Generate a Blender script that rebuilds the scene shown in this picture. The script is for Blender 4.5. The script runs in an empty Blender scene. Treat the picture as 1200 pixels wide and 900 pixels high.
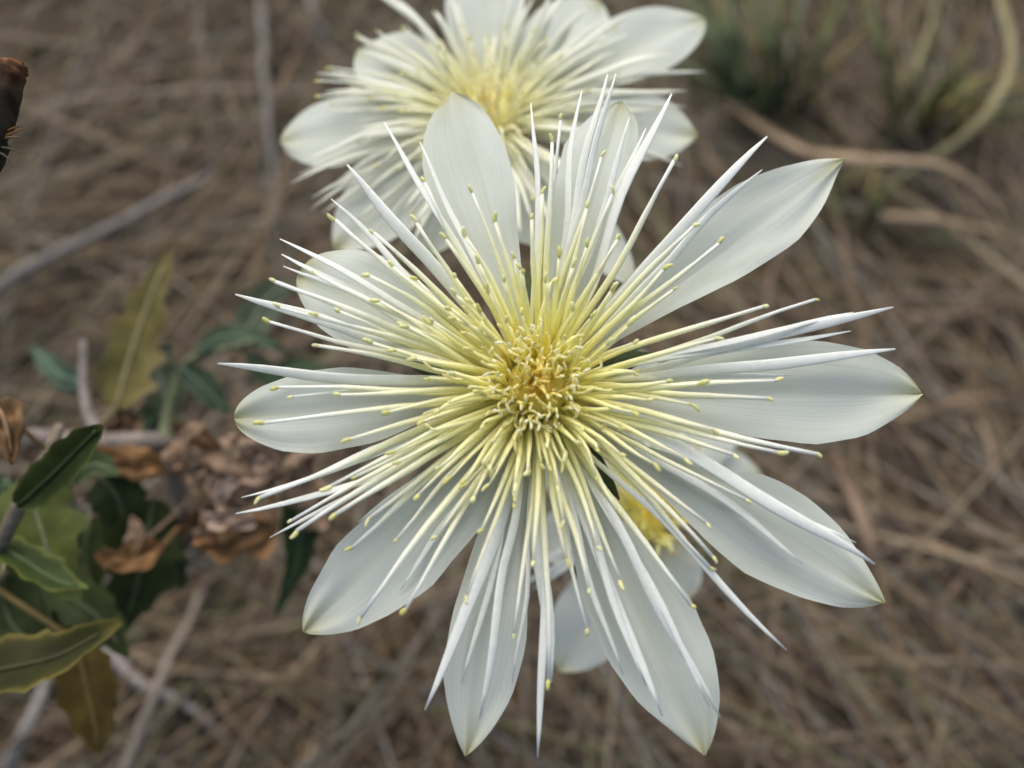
import bpy, bmesh, math, random
import numpy as np
from mathutils import Vector, Matrix, noise

random.seed(11); rng = np.random.default_rng(5)
S = bpy.context.scene
COL = S.collection
W, H = 1200.0, 900.0                      # photograph pixels

# ------------------------------------------------------------------ camera
PITCH = math.radians(58)
FPX = 1040.0
CAM = Vector((0.0, 0.0, 0.38))
FW = Vector((0, math.cos(PITCH), -math.sin(PITCH)))
RT = Vector((1, 0, 0))
UP = RT.cross(FW)
FOCUS = 0.132
cd = bpy.data.cameras.new('camera'); cam = bpy.data.objects.new('camera', cd)
COL.objects.link(cam); S.camera = cam
cam.location = CAM
cam.rotation_euler = (math.pi/2 - PITCH, 0, 0)
cd.sensor_width = 36; cd.lens = 36*FPX/W
cd.clip_start = 0.005; cd.clip_end = 400
cd.dof.use_dof = True; cd.dof.focus_distance = FOCUS; cd.dof.aperture_fstop = 9.0

# ------------------------------------------------------------------ light
w = bpy.data.worlds.new('World'); S.world = w; w.use_nodes = True
nt = w.node_tree; nt.nodes.clear()
sky = nt.nodes.new('ShaderNodeTexSky'); sky.sky_type = 'NISHITA'; sky.sun_disc = False
SUN_EL, SUN_AZ = math.radians(58), math.radians(-14)      # azimuth from +Y (behind the flowers), clockwise
sky.sun_elevation = SUN_EL; sky.sun_rotation = SUN_AZ
sky.air_density = 1.0; sky.dust_density = 4.0; sky.ozone_density = 1.0
bg = nt.nodes.new('ShaderNodeBackground'); bg.inputs[1].default_value = 0.10
wo = nt.nodes.new('ShaderNodeOutputWorld')
nt.links.new(sky.outputs[0], bg.inputs[0]); nt.links.new(bg.outputs[0], wo.inputs[0])
sl = bpy.data.lights.new('sun', 'SUN'); sl.energy = 1.5; sl.angle = math.radians(70); sl.color = (1, 0.96, 0.90)
so = bpy.data.objects.new('sun', sl); COL.objects.link(so)
sdir = Vector((math.sin(SUN_AZ)*math.cos(SUN_EL), math.cos(SUN_AZ)*math.cos(SUN_EL), math.sin(SUN_EL)))
so.rotation_euler = (-sdir).to_track_quat('-Z', 'Y').to_euler(); so.location = sdir*3
S.view_settings.view_transform = 'Standard'; S.view_settings.look = 'None'
S.view_settings.gamma = 1; S.view_settings.use_curve_mapping = False
S.view_settings.exposure = 0.64

# ------------------------------------------------------------------ pixel helpers
def ray(px, py):
    return FW + RT*((px - W/2)/FPX) + UP*((H/2 - py)/FPX)
def at(px, py, d):                        # d = depth along the view axis
    return CAM + ray(px, py)*d
def hit(px, py, o, n):
    r = ray(px, py)
    return CAM + r*((o - CAM).dot(n)/r.dot(n))
def ground(px, py, z=0.0):
    return hit(px, py, Vector((0, 0, z)), Vector((0, 0, 1)))
def proj(p):
    v = p - CAM; z = v.dot(FW)
    return W/2 + FPX*v.dot(RT)/z, H/2 - FPX*v.dot(UP)/z

# ------------------------------------------------------------------ materials
def new_mat(name):
    m = bpy.data.materials.new(name); m.use_nodes = True
    n = m.node_tree; n.nodes.clear()
    return m, n, n.nodes, n.links
def vc_mat(name, rough=0.5, transl=0.0, nscale=400, nstretch=(1, 1, 1), namp=0.15, bump=0.0, spec=0.3, sss=0.0):
    """vertex colour 'Col' times fine procedural noise, part of the light shining through"""
    m, n, N, L = new_mat(name)
    a = N.new('ShaderNodeAttribute'); a.attribute_name = 'Col'
    tc = N.new('ShaderNodeTexCoord'); mp = N.new('ShaderNodeMapping'); mp.inputs['Scale'].default_value = nstretch
    L.new(tc.outputs['Object'], mp.inputs[0])
    no = N.new('ShaderNodeTexNoise'); no.inputs['Scale'].default_value = nscale; no.inputs['Detail'].default_value = 5
    L.new(mp.outputs[0], no.inputs['Vector'])
    mr = N.new('ShaderNodeMapRange'); mr.inputs[1].default_value = .3; mr.inputs[2].default_value = .7
    mr.inputs[3].default_value = 1 - namp; mr.inputs[4].default_value = 1 + namp
    L.new(no.outputs[0], mr.inputs[0])
    mx = N.new('ShaderNodeMix'); mx.data_type = 'RGBA'; mx.blend_type = 'MULTIPLY'; mx.inputs[0].default_value = 1
    L.new(a.outputs['Color'], mx.inputs[6]); L.new(mr.outputs[0], mx.inputs[7])
    p = N.new('ShaderNodeBsdfPrincipled'); p.inputs['Roughness'].default_value = rough
    p.inputs['Specular IOR Level'].default_value = spec
    L.new(mx.outputs[2], p.inputs['Base Color'])
    if sss:
        p.inputs['Subsurface Weight'].default_value = sss; p.inputs['Subsurface Scale'].default_value = .0016
        p.inputs['Subsurface Radius'].default_value = (.85, 1, .7)
    if bump:
        b = N.new('ShaderNodeBump'); b.inputs['Strength'].default_value = bump; b.inputs['Distance'].default_value = 0.0003
        L.new(no.outputs[0], b.inputs['Height']); L.new(b.outputs[0], p.inputs['Normal'])
    o = N.new('ShaderNodeOutputMaterial'); out = p.outputs[0]
    if transl:
        t = N.new('ShaderNodeBsdfTranslucent'); L.new(mx.outputs[2], t.inputs[0])
        ms = N.new('ShaderNodeMixShader'); ms.inputs[0].default_value = transl
        L.new(p.outputs[0], ms.inputs[1]); L.new(t.outputs[0], ms.inputs[2]); out = ms.outputs[0]
    L.new(out, o.inputs[0])
    return m
def petal_mat(name):
    """UV: x across (-1..1 mapped to 0..1), y along; long fine veins as colour and relief"""
    m, n, N, L = new_mat(name)
    a = N.new('ShaderNodeAttribute'); a.attribute_name = 'Col'
    uv = N.new('ShaderNodeUVMap'); mp = N.new('ShaderNodeMapping'); mp.inputs['Scale'].default_value = (34, 1.6, 1)
    L.new(uv.outputs[0], mp.inputs[0])
    no = N.new('ShaderNodeTexNoise'); no.inputs['Scale'].default_value = 1.0; no.inputs['Detail'].default_value = 3
    L.new(mp.outputs[0], no.inputs['Vector'])
    mp2 = N.new('ShaderNodeMapping'); mp2.inputs['Scale'].default_value = (2.2, 1.5, 1); L.new(uv.outputs[0], mp2.inputs[0])
    n2 = N.new('ShaderNodeTexNoise'); n2.inputs['Scale'].default_value = 1.6; n2.inputs['Detail'].default_value = 4
    L.new(mp2.outputs[0], n2.inputs['Vector'])
    mr = N.new('ShaderNodeMapRange'); mr.inputs[1].default_value = .3; mr.inputs[2].default_value = .7
    mr.inputs[3].default_value = .945; mr.inputs[4].default_value = 1.03; L.new(no.outputs[0], mr.inputs[0])
    mx = N.new('ShaderNodeMix'); mx.data_type = 'RGBA'; mx.blend_type = 'MULTIPLY'; mx.inputs[0].default_value = 1
    L.new(a.outputs['Color'], mx.inputs[6]); L.new(mr.outputs[0], mx.inputs[7])
    # faint greenish-yellow flush in broad patches
    mr2 = N.new('ShaderNodeMapRange'); mr2.inputs[1].default_value = .5; mr2.inputs[2].default_value = .75
    mr2.inputs[3].default_value = 0; mr2.inputs[4].default_value = .38; L.new(n2.outputs[0], mr2.inputs[0])
    m2 = N.new('ShaderNodeMix'); m2.data_type = 'RGBA'; m2.blend_type = 'MULTIPLY'; m2.inputs[7].default_value = (.93, .94, .74, 1)
    L.new(mr2.outputs[0], m2.inputs[0]); L.new(mx.outputs[2], m2.inputs[6])
    p = N.new('ShaderNodeBsdfPrincipled'); p.inputs['Roughness'].default_value = .6
    p.inputs['Specular IOR Level'].default_value = .16
    L.new(m2.outputs[2], p.inputs['Base Color'])
    b = N.new('ShaderNodeBump'); b.inputs['Strength'].default_value = .14; b.inputs['Distance'].default_value = .0003
    L.new(no.outputs[0], b.inputs['Height']); L.new(b.outputs[0], p.inputs['Normal'])
    t = N.new('ShaderNodeBsdfTranslucent'); L.new(m2.outputs[2], t.inputs[0]); L.new(b.outputs[0], t.inputs['Normal'])
    ms = N.new('ShaderNodeMixShader'); ms.inputs[0].default_value = .38
    L.new(p.outputs[0], ms.inputs[1]); L.new(t.outputs[0], ms.inputs[2])
    o = N.new('ShaderNodeOutputMaterial'); L.new(ms.outputs[0], o.inputs[0])
    return m
M = {
    'petal': petal_mat('petal'),
    'filament': vc_mat('filament', .5, 0, 900, (1, 1, 1), .04, 0, .15, .5),
    'ribbon': vc_mat('ribbon', .6, .22, 900, (1, 1, 1), .04, 0, .12),
    'anther': vc_mat('anther', .6, 0, 2500, (1, 1, 1), .15, .3, .2, .5),
    'green': vc_mat('green_stem', .6, .0, 500, (1, 1, 1), .2, .3, .25),
    'leaf': vc_mat('leaf', .6, .25, 180, (1, 1, 1), .30, .6, .15),
    'dry': vc_mat('dry_leaf', .75, .2, 260, (1, 1, 1), .32, .6, .15),
    'straw': vc_mat('straw', .7, .15, 160, (1, 1, 1), .25, .3, .2),
    'twig': vc_mat('twig', .85, 0, 350, (1, 1, 1), .35, .8, .15),
}

# ------------------------------------------------------------------ mesh helpers
def mesh_obj(name, V, F, C, mat, parent=None, UVs=None, smooth=True, origin=None):
    """V world points; children keep world coordinates minus the root's location"""
    off = parent['_o'] if parent is not None and '_o' in parent else None
    o0 = Vector(off) if off is not None else (origin or Vector((0, 0, 0)))
    me = bpy.data.meshes.new(name)
    me.from_pydata([tuple(Vector(v) - o0) for v in V], [], F)
    ca = me.color_attributes.new('Col', 'FLOAT_COLOR', 'POINT')
    arr = np.ones((len(V), 4), dtype=np.float32); arr[:, :3] = np.asarray(C, dtype=np.float32).reshape(-1, 3)
    ca.data.foreach_set('color', arr.ravel())
    if UVs is not None:
        ul = me.uv_layers.new(name='UVMap')
        idx = np.zeros(len(me.loops), dtype=np.int32); me.loops.foreach_get('vertex_index', idx)
        ul.data.foreach_set('uv', np.asarray(UVs, dtype=np.float32)[idx].ravel())
    if smooth: me.polygons.foreach_set('use_smooth', [True]*len(me.polygons))
    me.materials.append(mat); me.update()
    o = bpy.data.objects.new(name, me); COL.objects.link(o)
    if parent is not None:
        o.parent = parent
        if '_o' in parent: o['_o'] = tuple(o0)      # children share the root's frame
    else:
        o.location = o0
    return o
def root(name, loc, label, cat, group=None):
    o = bpy.data.objects.new(name, None); COL.objects.link(o); o.location = loc
    o.empty_display_size = .01
    o['_o'] = tuple(loc); tagit(o, label, cat, group)
    return o
def tagit(o, label, cat, group=None):
    o['label'] = label; o['category'] = cat
    if group: o['group'] = group
def bez(pts, n):
    """Catmull-Rom through the points"""
    P = [Vector(p) for p in pts]
    if len(P) == 2: return [P[0].lerp(P[1], i/(n-1)) for i in range(n)]
    P = [P[0]*2 - P[1]] + P + [P[-1]*2 - P[-2]]
    out = []; segs = len(P) - 3
    for i in range(n):
        x = i/(n-1)*segs; k = min(int(x), segs-1); t = x-k
        a, b, c, d = P[k:k+4]
        out.append(.5*((2*b) + (c-a)*t + (2*a-5*b+4*c-d)*t*t + (3*b-a-3*c+d)*t**3))
    return out
def quad(a, b, c, n):
    return [a*(1-t)**2 + b*2*t*(1-t) + c*t*t for t in [i/(n-1) for i in range(n)]]
def tube(path, rad, sides=6, flat=1.0, hint=None, cap=True):
    """swept tube; rad list; flat<1 squashes along the second axis (kept toward hint)"""
    n = len(path); V = []; F = []
    for i, p in enumerate(path):
        t = (path[min(i+1, n-1)] - path[max(i-1, 0)]).normalized()
        h = hint if hint is not None else Vector((.31, .22, .92))
        s = t.cross(h)
        s = s.normalized() if s.length > 1e-9 else Vector((1, 0, 0))
        u = s.cross(t)
        r = rad[i] if hasattr(rad, '__len__') else rad
        for k in range(sides):
            a = 2*math.pi*k/sides
            V.append(p + s*(math.cos(a)*r) + u*(math.sin(a)*r*flat))
    for i in range(n-1):
        for k in range(sides):
            a = i*sides+k; b = i*sides+(k+1) % sides
            F.append((a, b, b+sides, a+sides))
    if cap:
        F.append(tuple(range(sides))[::-1]); F.append(tuple(range((n-1)*sides, n*sides)))
    return V, F
def lerp3(a, b, t): return tuple(a[i] + (b[i]-a[i])*t for i in range(3))
def ramp(stops, x):
    if x <= stops[0][0]: return stops[0][1]
    for (x0, c0), (x1, c1) in zip(stops, stops[1:]):
        if x <= x1: return lerp3(c0, c1, (x-x0)/(x1-x0))
    return stops[-1][1]

# ------------------------------------------------------------------ ground
def build_ground():
    n = 120; V = []; F = []
    xs = np.linspace(-1, 1, n)
    for j in range(n):
        for i in range(n):
            x = math.copysign(abs(xs[i])**4*60 + abs(xs[i])*1.1, xs[i]); y = .4 + math.copysign(abs(xs[j])**4*60 + abs(xs[j])*1.1, xs[j])
            r = math.hypot(x, y-.4)
            z = .018*noise.fractal(Vector((x*9, y*9, 0)), .8, 2.1, 5) + .012*noise.noise(Vector((x*2.5, y*2.5, 4))) if r < 4 else .1*noise.noise(Vector((x*.2, y*.2, 4)))
            V.append((x, y, z - .018))
    for j in range(n-1):
        for i in range(n-1):
            a = j*n+i; F.append((a, a+1, a+n+1, a+n))
    m, nn, N, L = new_mat('soil')
    tc = N.new('ShaderNodeTexCoord')
    n1 = N.new('ShaderNodeTexNoise'); n1.inputs['Scale'].default_value = 30; n1.inputs['Detail'].default_value = 9; n1.inputs['Roughness'].default_value = .7
    L.new(tc.outputs['Object'], n1.inputs['Vector'])
    cr = N.new('ShaderNodeValToRGB'); cr.color_ramp.elements[0].color = (.055, .042, .033, 1); cr.color_ramp.elements[1].color = (.19, .145, .11, 1)
    cr.color_ramp.elements[0].position = .3; cr.color_ramp.elements[1].position = .72
    L.new(n1.outputs[0], cr.inputs[0])
    p = N.new('ShaderNodeBsdfPrincipled'); p.inputs['Roughness'].default_value = .95; p.inputs['Specular IOR Level'].default_value = .1
    L.new(cr.outputs[0], p.inputs['Base Color'])
    b = N.new('ShaderNodeBump'); b.inputs['Strength'].default_value = .8; b.inputs['Distance'].default_value = .006
    L.new(n1.outputs[0], b.inputs['Height']); L.new(b.outputs[0], p.inputs['Normal'])
    o = N.new('ShaderNodeOutputMaterial'); L.new(p.outputs[0], o.inputs[0])
    g = mesh_obj('ground', V, F, np.ones((len(V), 3)), m)
    g['kind'] = 'structure'
build_ground()

STRAW = [(.26, .20, .132), (.22, .16, .105), (.31, .25, .17), (.19, .14, .095), (.25, .215, .165), (.29, .265, .22), (.16, .112, .075), (.23, .165, .09), (.20, .19, .10)]
def build_straw():
    """the matted dead grass that nobody could count: one mesh of folded blades"""
    nb = 38000; seg = 7
    X = rng.normal(0, .55, nb); Y = rng.normal(.42, .55, nb)
    k = int(nb*.55); X[:k] = rng.uniform(-.60, .62, k); Y[:k] = rng.uniform(-.06, .85, k)
    Ln = rng.uniform(.12, .52, nb); Wd = rng.uniform(.0003, .00105, nb)*(1 + (rng.random(nb) < .06)*1.1)
    base = np.where(X < -.02, .85, np.where(Y < .38, 2.0, 1.6)) + .4*np.sin(X*7 + Y*5)      # sweep of the mat
    A = base + rng.normal(0, .5, nb); flip = rng.random(nb) < .12; A[flip] = rng.uniform(0, 6.28, flip.sum())
    Z0 = rng.uniform(-.008, .038, nb); Z1 = rng.uniform(-.006, .034, nb); arch = rng.uniform(-.002, .05, nb)*(Ln/.3)
    cv = rng.normal(0, .8, nb)
    t = np.linspace(0, 1, seg)
    ang = A[:, None] + cv[:, None]*(t[None, :]-.5)
    step = (Ln/(seg-1))[:, None]
    cx = X[:, None] + np.cumsum(np.cos(ang)*step, 1) - (np.cos(A)*Ln/2)[:, None]
    cy = Y[:, None] + np.cumsum(np.sin(ang)*step, 1) - (np.sin(A)*Ln/2)[:, None]
    cz = Z0[:, None]*(1-t) + Z1[:, None]*t + arch[:, None]*4*t*(1-t)*.5 + rng.normal(0, .0007, (nb, seg))
    wp = Wd[:, None]*(np.minimum(1, 1.15 - t**2.2))[None, :]
    roll = rng.normal(0, .7, nb)[:, None]
    sx = -np.sin(ang)*np.cos(roll); sy = np.cos(ang)*np.cos(roll); sz = np.sin(roll) + 0*ang
    V = np.empty((nb, seg, 3, 3))
    for q, s in enumerate((-1, 0, 1)):
        V[:, :, q, 0] = cx + s*sx*wp; V[:, :, q, 1] = cy + s*sy*wp
        V[:, :, q, 2] = cz + s*sz*wp + (0 if s else 1)*wp*.5
    idx = np.arange(nb*seg*3).reshape(nb, seg, 3)
    Fq = np.stack([idx[:, :-1, :-1], idx[:, :-1, 1:], idx[:, 1:, 1:], idx[:, 1:, :-1]], -1).reshape(-1, 4)
    pal = np.array(STRAW)[rng.integers(0, len(STRAW), nb)]*rng.uniform(.55, 1.12, (nb, 1))
    patch = np.array([noise.noise(Vector((x*3.1+.4, y*3.1+2.7, 0))) for x, y in zip(X, Y)]); pal = pal*(1 + .35*patch)[:, None]
    me = bpy.data.meshes.new('dry_grass'); V = V.reshape(-1, 3)
    me.vertices.add(len(V)); me.vertices.foreach_set('co', V.ravel())
    me.loops.add(Fq.size); me.loops.foreach_set('vertex_index', Fq.ravel().astype(np.int32))
    me.polygons.add(len(Fq)); me.polygons.foreach_set('loop_start', np.arange(0, Fq.size, 4, dtype=np.int32))
    me.polygons.foreach_set('use_smooth', np.ones(len(Fq), dtype=bool))
    me.update(calc_edges=True)
    ca = me.color_attributes.new('Col', 'FLOAT_COLOR', 'POINT')
    c = np.ones((nb, seg*3, 4)); c[:, :, :3] = pal[:, None, :]
    ca.data.foreach_set('color', c.astype(np.float32).ravel())
    me.materials.append(M['straw'])
    o = bpy.data.objects.new('dry_grass', me); COL.objects.link(o)
    o['kind'] = 'stuff'; tagit(o, 'matted dead brown grass covering the ground', 'dry grass')
build_straw()

# ------------------------------------------------------------------ single stalks, twigs and blades lying in the mat
def ribbon(pts, wd, n=14, fold=.35, hint=None, taper=.75):
    path = bez(pts, n); V = []; F = []
    for i, p in enumerate(path):
        t = i/(n-1); tg = (path[min(i+1, n-1)] - path[max(i-1, 0)]).normalized()
        up = hint or Vector((0, -.3, 1)); s = tg.cross(up).normalized(); u = s.cross(tg)
        hw = wd*.5*(1 - taper*max(0, t-.35)/.65)*(.75+.25*min(1, t/.1))
        V += [p - s*hw, p + u*hw*fold*-1, p + s*hw, p + u*(hw*fold*-1 - wd*.12)]
    for i in range(n-1):
        a = i*4
        F += [(a, a+1, a+5, a+4), (a+1, a+2, a+6, a+5), (a+2, a+3, a+7, a+6), (a+3, a, a+4, a+7)]
    F += [(0, 3, 2, 1), tuple(4*(n-1)+q for q in (0, 1, 2, 3))]
    return V, F
def blade_thing(name, pts, wd, col, label, cat, group=None, col2=None, mat='straw', round_=False):
    P3 = [ground(x, y, z) for x, y, z in pts]
    if round_:
        path = bez(P3, 22); rr = [wd*.5*(1 - .45*i/21)*(1+.12*math.sin(i*2.1)) for i in range(22)]
        path = [p + Vector((noise.noise(p*40), noise.noise(p*40+Vector((7, 1, 3))), 0))*.0025 for p in path]
        V, F = tube(path, rr, 7); per = 7; n = 22
    else:
        V, F = ribbon(P3, wd, 18); per = 4; n = 18
    C = [lerp3(col, col2 or col, (i//per)/(n-1)) for i in range(len(V))]
    o = mesh_obj(name, V, F, C, M['twig' if round_ else mat], origin=P3[0])
    tagit(o, label, cat, group)
    return o
GREY = (.19, .17, .148)
blade_thing('twig', [(-40, 357, .062), (90, 286, .066), (180, 240, .062), (245, 203, .05)], .0066, (.21, .19, .17), 'thick grey dead twig lying diagonally over the brown grass', 'twig', round_=True)
blade_thing('twig', [(306, -30, .05), (308, 60, .062), (314, 150, .062), (332, 275, .045)], .006, GREY, 'long pale grey stalk running past the rear flower over dead grass', 'twig', round_=True)
blade_thing('twig', [(352, -40, .055), (372, 20, .06), (394, 64, .045)], .0055, GREY, 'short grey stalk left of the rear flower\'s top petals', 'twig', round_=True)
blade_thing('twig', [(142, 910, .06), (186, 800, .07), (222, 730, .06), (256, 645, .03)], .0042, (.24, .20, .16), 'grey brown twig rising below the shrivelled brown leaves', 'twig', round_=True)
blade_thing('twig', [(118, 755, .05), (170, 800, .05), (235, 840, .045), (325, 905, .03)], .0046, (.26, .23, .21), 'grey twig crossing beneath another twig below the green leaves', 'twig', round_=True)
blade_thing('twig', [(5, 915, .05), (32, 850, .06), (60, 785, .055)], .0058, (.23, .215, .195), 'pale grey stalk under the yellow rimmed leaf', 'twig', round_=True)
blade_thing('twig', [(290, 775, .02), (300, 830, .03), (310, 905, .02)], .005, (.25, .22, .21), 'grey broken stalk lying below the lower left petal', 'twig', 'grey broken stalks in the grass', round_=True)
blade_thing('twig', [(348, 770, .02), (332, 830, .03), (322, 905, .02)], .005, (.25, .22, .21), 'grey broken stalk lying below the lower left petal', 'twig', 'grey broken stalks in the grass', round_=True)
T1, T2, T3, OL = (.34, .255, .165), (.30, .21, .13), (.27, .19, .13), (.27, .24, .12)
blade_thing('dry_grass_stalk', [(850, 118, .05), (930, 170, .085), (1010, 186, .10), (1095, 192, .10), (1150, 222, .085), (1185, 275, .06), (1200, 345, .03)], .0055, T1, 'long arched tan grass blade beyond the upper right petal tip', 'grass blade')
blade_thing('dry_grass_stalk', [(1165, -30, .09), (1188, 60, .095), (1170, 115, .095), (1130, 160, .085), (1060, 205, .065), (985, 262, .03)], .0062, (.33, .29, .15), 'wide hooked straw coloured blade among the green grass', 'grass blade')
blade_thing('dry_grass_stalk', [(1030, 205, .04), (1062, 110, .09), (1085, 50, .10), (1105, -30, .10)], .006, OL, 'upright yellowish blade beside the green grass tuft', 'grass blade')
blade_thing('dry_grass_stalk', [(1010, 252, .05), (1100, 258, .06), (1215, 284, .05)], .0048, T1, 'tan blade lying nearly level right of the upper petal', 'grass blade')
blade_thing('dry_grass_stalk', [(975, 525, .04), (1005, 590, .06), (1024, 650, .06), (1036, 720, .03)], .0062, T3, 'brown bent blade behind the tip of the lower right petal', 'grass blade')
blade_thing('dry_grass_stalk', [(1000, 480, .03), (1070, 490, .05), (1130, 468, .055), (1210, 460, .04)], .0042, T2, 'thin reddish straw blade right of the wide right petal', 'grass blade')
blade_thing('dry_grass_stalk', [(1020, 630, .03), (1090, 640, .05), (1150, 665, .05), (1215, 700, .03)], .0042, T2, 'reddish brown blade beside the lower right petal tip', 'grass blade')
for k, pp in enumerate([[(1000, 350, .03), (1100, 372, .05), (1210, 340, .05)], [(1080, 300, .03), (1150, 330, .05), (1215, 395, .03)],
        [(1040, 520, .03), (1120, 556, .04), (1215, 548, .03)], [(1060, 760, .03), (1120, 690, .045), (1180, 590, .03)],
        [(900, 730, .02), (930, 800, .04), (950, 900, .02)], [(960, 720, .02), (985, 800, .04), (1020, 910, .02)],
        [(1000, 740, .02), (1060, 800, .04), (1090, 910, .02)], [(60, 120, .03), (150, 60, .05), (190, -20, .03)],
        [(110, 330, .02), (200, 190, .04), (270, 90, .02)], [(20, 240, .02), (130, 190, .04), (250, 110, .02)],
        [(230, 20, .02), (270, 130, .04), (280, 260, .02)], [(100, 20, .02), (180, 120, .04), (240, 180, .02)],
        [(400, 900, .02), (430, 800, .04), (440, 740, .02)], [(880, 820, .02), (850, 880, .035), (840, 930, .02)],
        [(1110, 430, .03), (1160, 520, .05), (1170, 640, .03)], [(240, 860, .02), (270, 760, .04), (340, 700, .02)]]):
    blade_thing('dry_grass_stalk', pp, .0036 + .0012*random.random(), random.choice([T1, T2, T3]), 'single tan dead grass blade lying on the matted grass', 'grass blade', 'loose dead blades on the mat')

# green tufts beyond the upper right petals
G1, G2, G3 = (.095, .145, .09), (.12, .16, .075), (.19, .19, .085)
def tuft(px, py, n, blades, label):
    b = ground(px, py, 0); r = root('grass_tuft', b, label, 'grass', 'green grass tufts')
    extra = []
    for k in range(n):
        x, y, z = blades[k % len(blades)][0][-1]; ox, oy = random.uniform(-60, 60), random.uniform(-50, 50)
        z = z*random.uniform(.7, 1.25); z2 = z*random.uniform(.5, 1)
        extra.append(([((px*.6+x*.4)+ox*.3, (py*.6+y*.4)+oy*.3, z*.75), ((px*.25+x*.75)+ox*.7, (py*.25+y*.75)+oy*.7, z), (x*1.12-px*.12+ox*1.3, y*1.12-py*.12+oy*1.3, z2)], random.uniform(.002, .0055), random.choice([G1, G2, G2, G3, G3])))
    blades = blades + extra
    for pts, wd, c in blades:
        P3 = [b + Vector((random.uniform(-.04, .04), random.uniform(-.03, .03), -.004))] + [ground(x, y, z) for x, y, z in pts]
        V, F = ribbon(P3, wd, 16, .3)
        C = [lerp3(c, (c[0]*1.5, c[1]*1.15, c[2]*.9), (i//4)/15) for i in range(len(V))]
        mesh_obj('blade', V, F, C, M['leaf'], r)

tuft(915, 165, 34, [([(880, 120, .04), (845, 60, .07), (800, -20, .08)], .017, G1), ([(885, 110, .05), (862, 50, .09), (850, -30, .10)], .014, G1),
    ([(900, 120, .04), (870, 90, .06), (835, 20, .06)], .016, G1), ([(945, 120, .05), (935, 60, .09), (925, -20, .11)], .006, G2), ([(960, 140, .04), (955, 80, .08), (975, -10, .10)], .006, G2),
    ([(860, 150, .03), (830, 110, .04), (815, 60, .04)], .008, G1), ([(905, 200, .03), (880, 225, .04), (850, 255, .03)], .006, G2)],
    'blue green grass tuft behind the upper right petal')
tuft(1060, 170, 30, [([(1085, 140, .05), (1110, 100, .08), (1140, 60, .09)], .008, G2), ([(1075, 150, .05), (1095, 110, .06), (1150, 90, .06)], .009, G2),
    ([(1100, 160, .04), (1150, 120, .06), (1200, 100, .06)], .006, G3), ([(1050, 140, .05), (1040, 90, .08), (1060, 20, .10)], .005, G3), ([(1040, 180, .04), (1000, 210, .05), (960, 250, .03)], .008, G3)],
    'short olive green grass tuft under the hooked straw blade')
tuft(1010, 300, 26, [([(1050, 290, .03), (1100, 282, .045), (1180, 300, .03)], .008, G1), ([(985, 310, .03), (940, 325, .04), (900, 345, .02)], .009, G1),
    ([(1000, 330, .03), (960, 350, .04), (925, 370, .02)], .007, G2), ([(1040, 310, .03), (1080, 330, .04), (1110, 360, .02)], .006, G2), ([(1000, 270, .03), (985, 240, .05), (990, 200, .06)], .006, G1)],
    'low dark green grass tuft between the upper right petal and the right petal')

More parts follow.
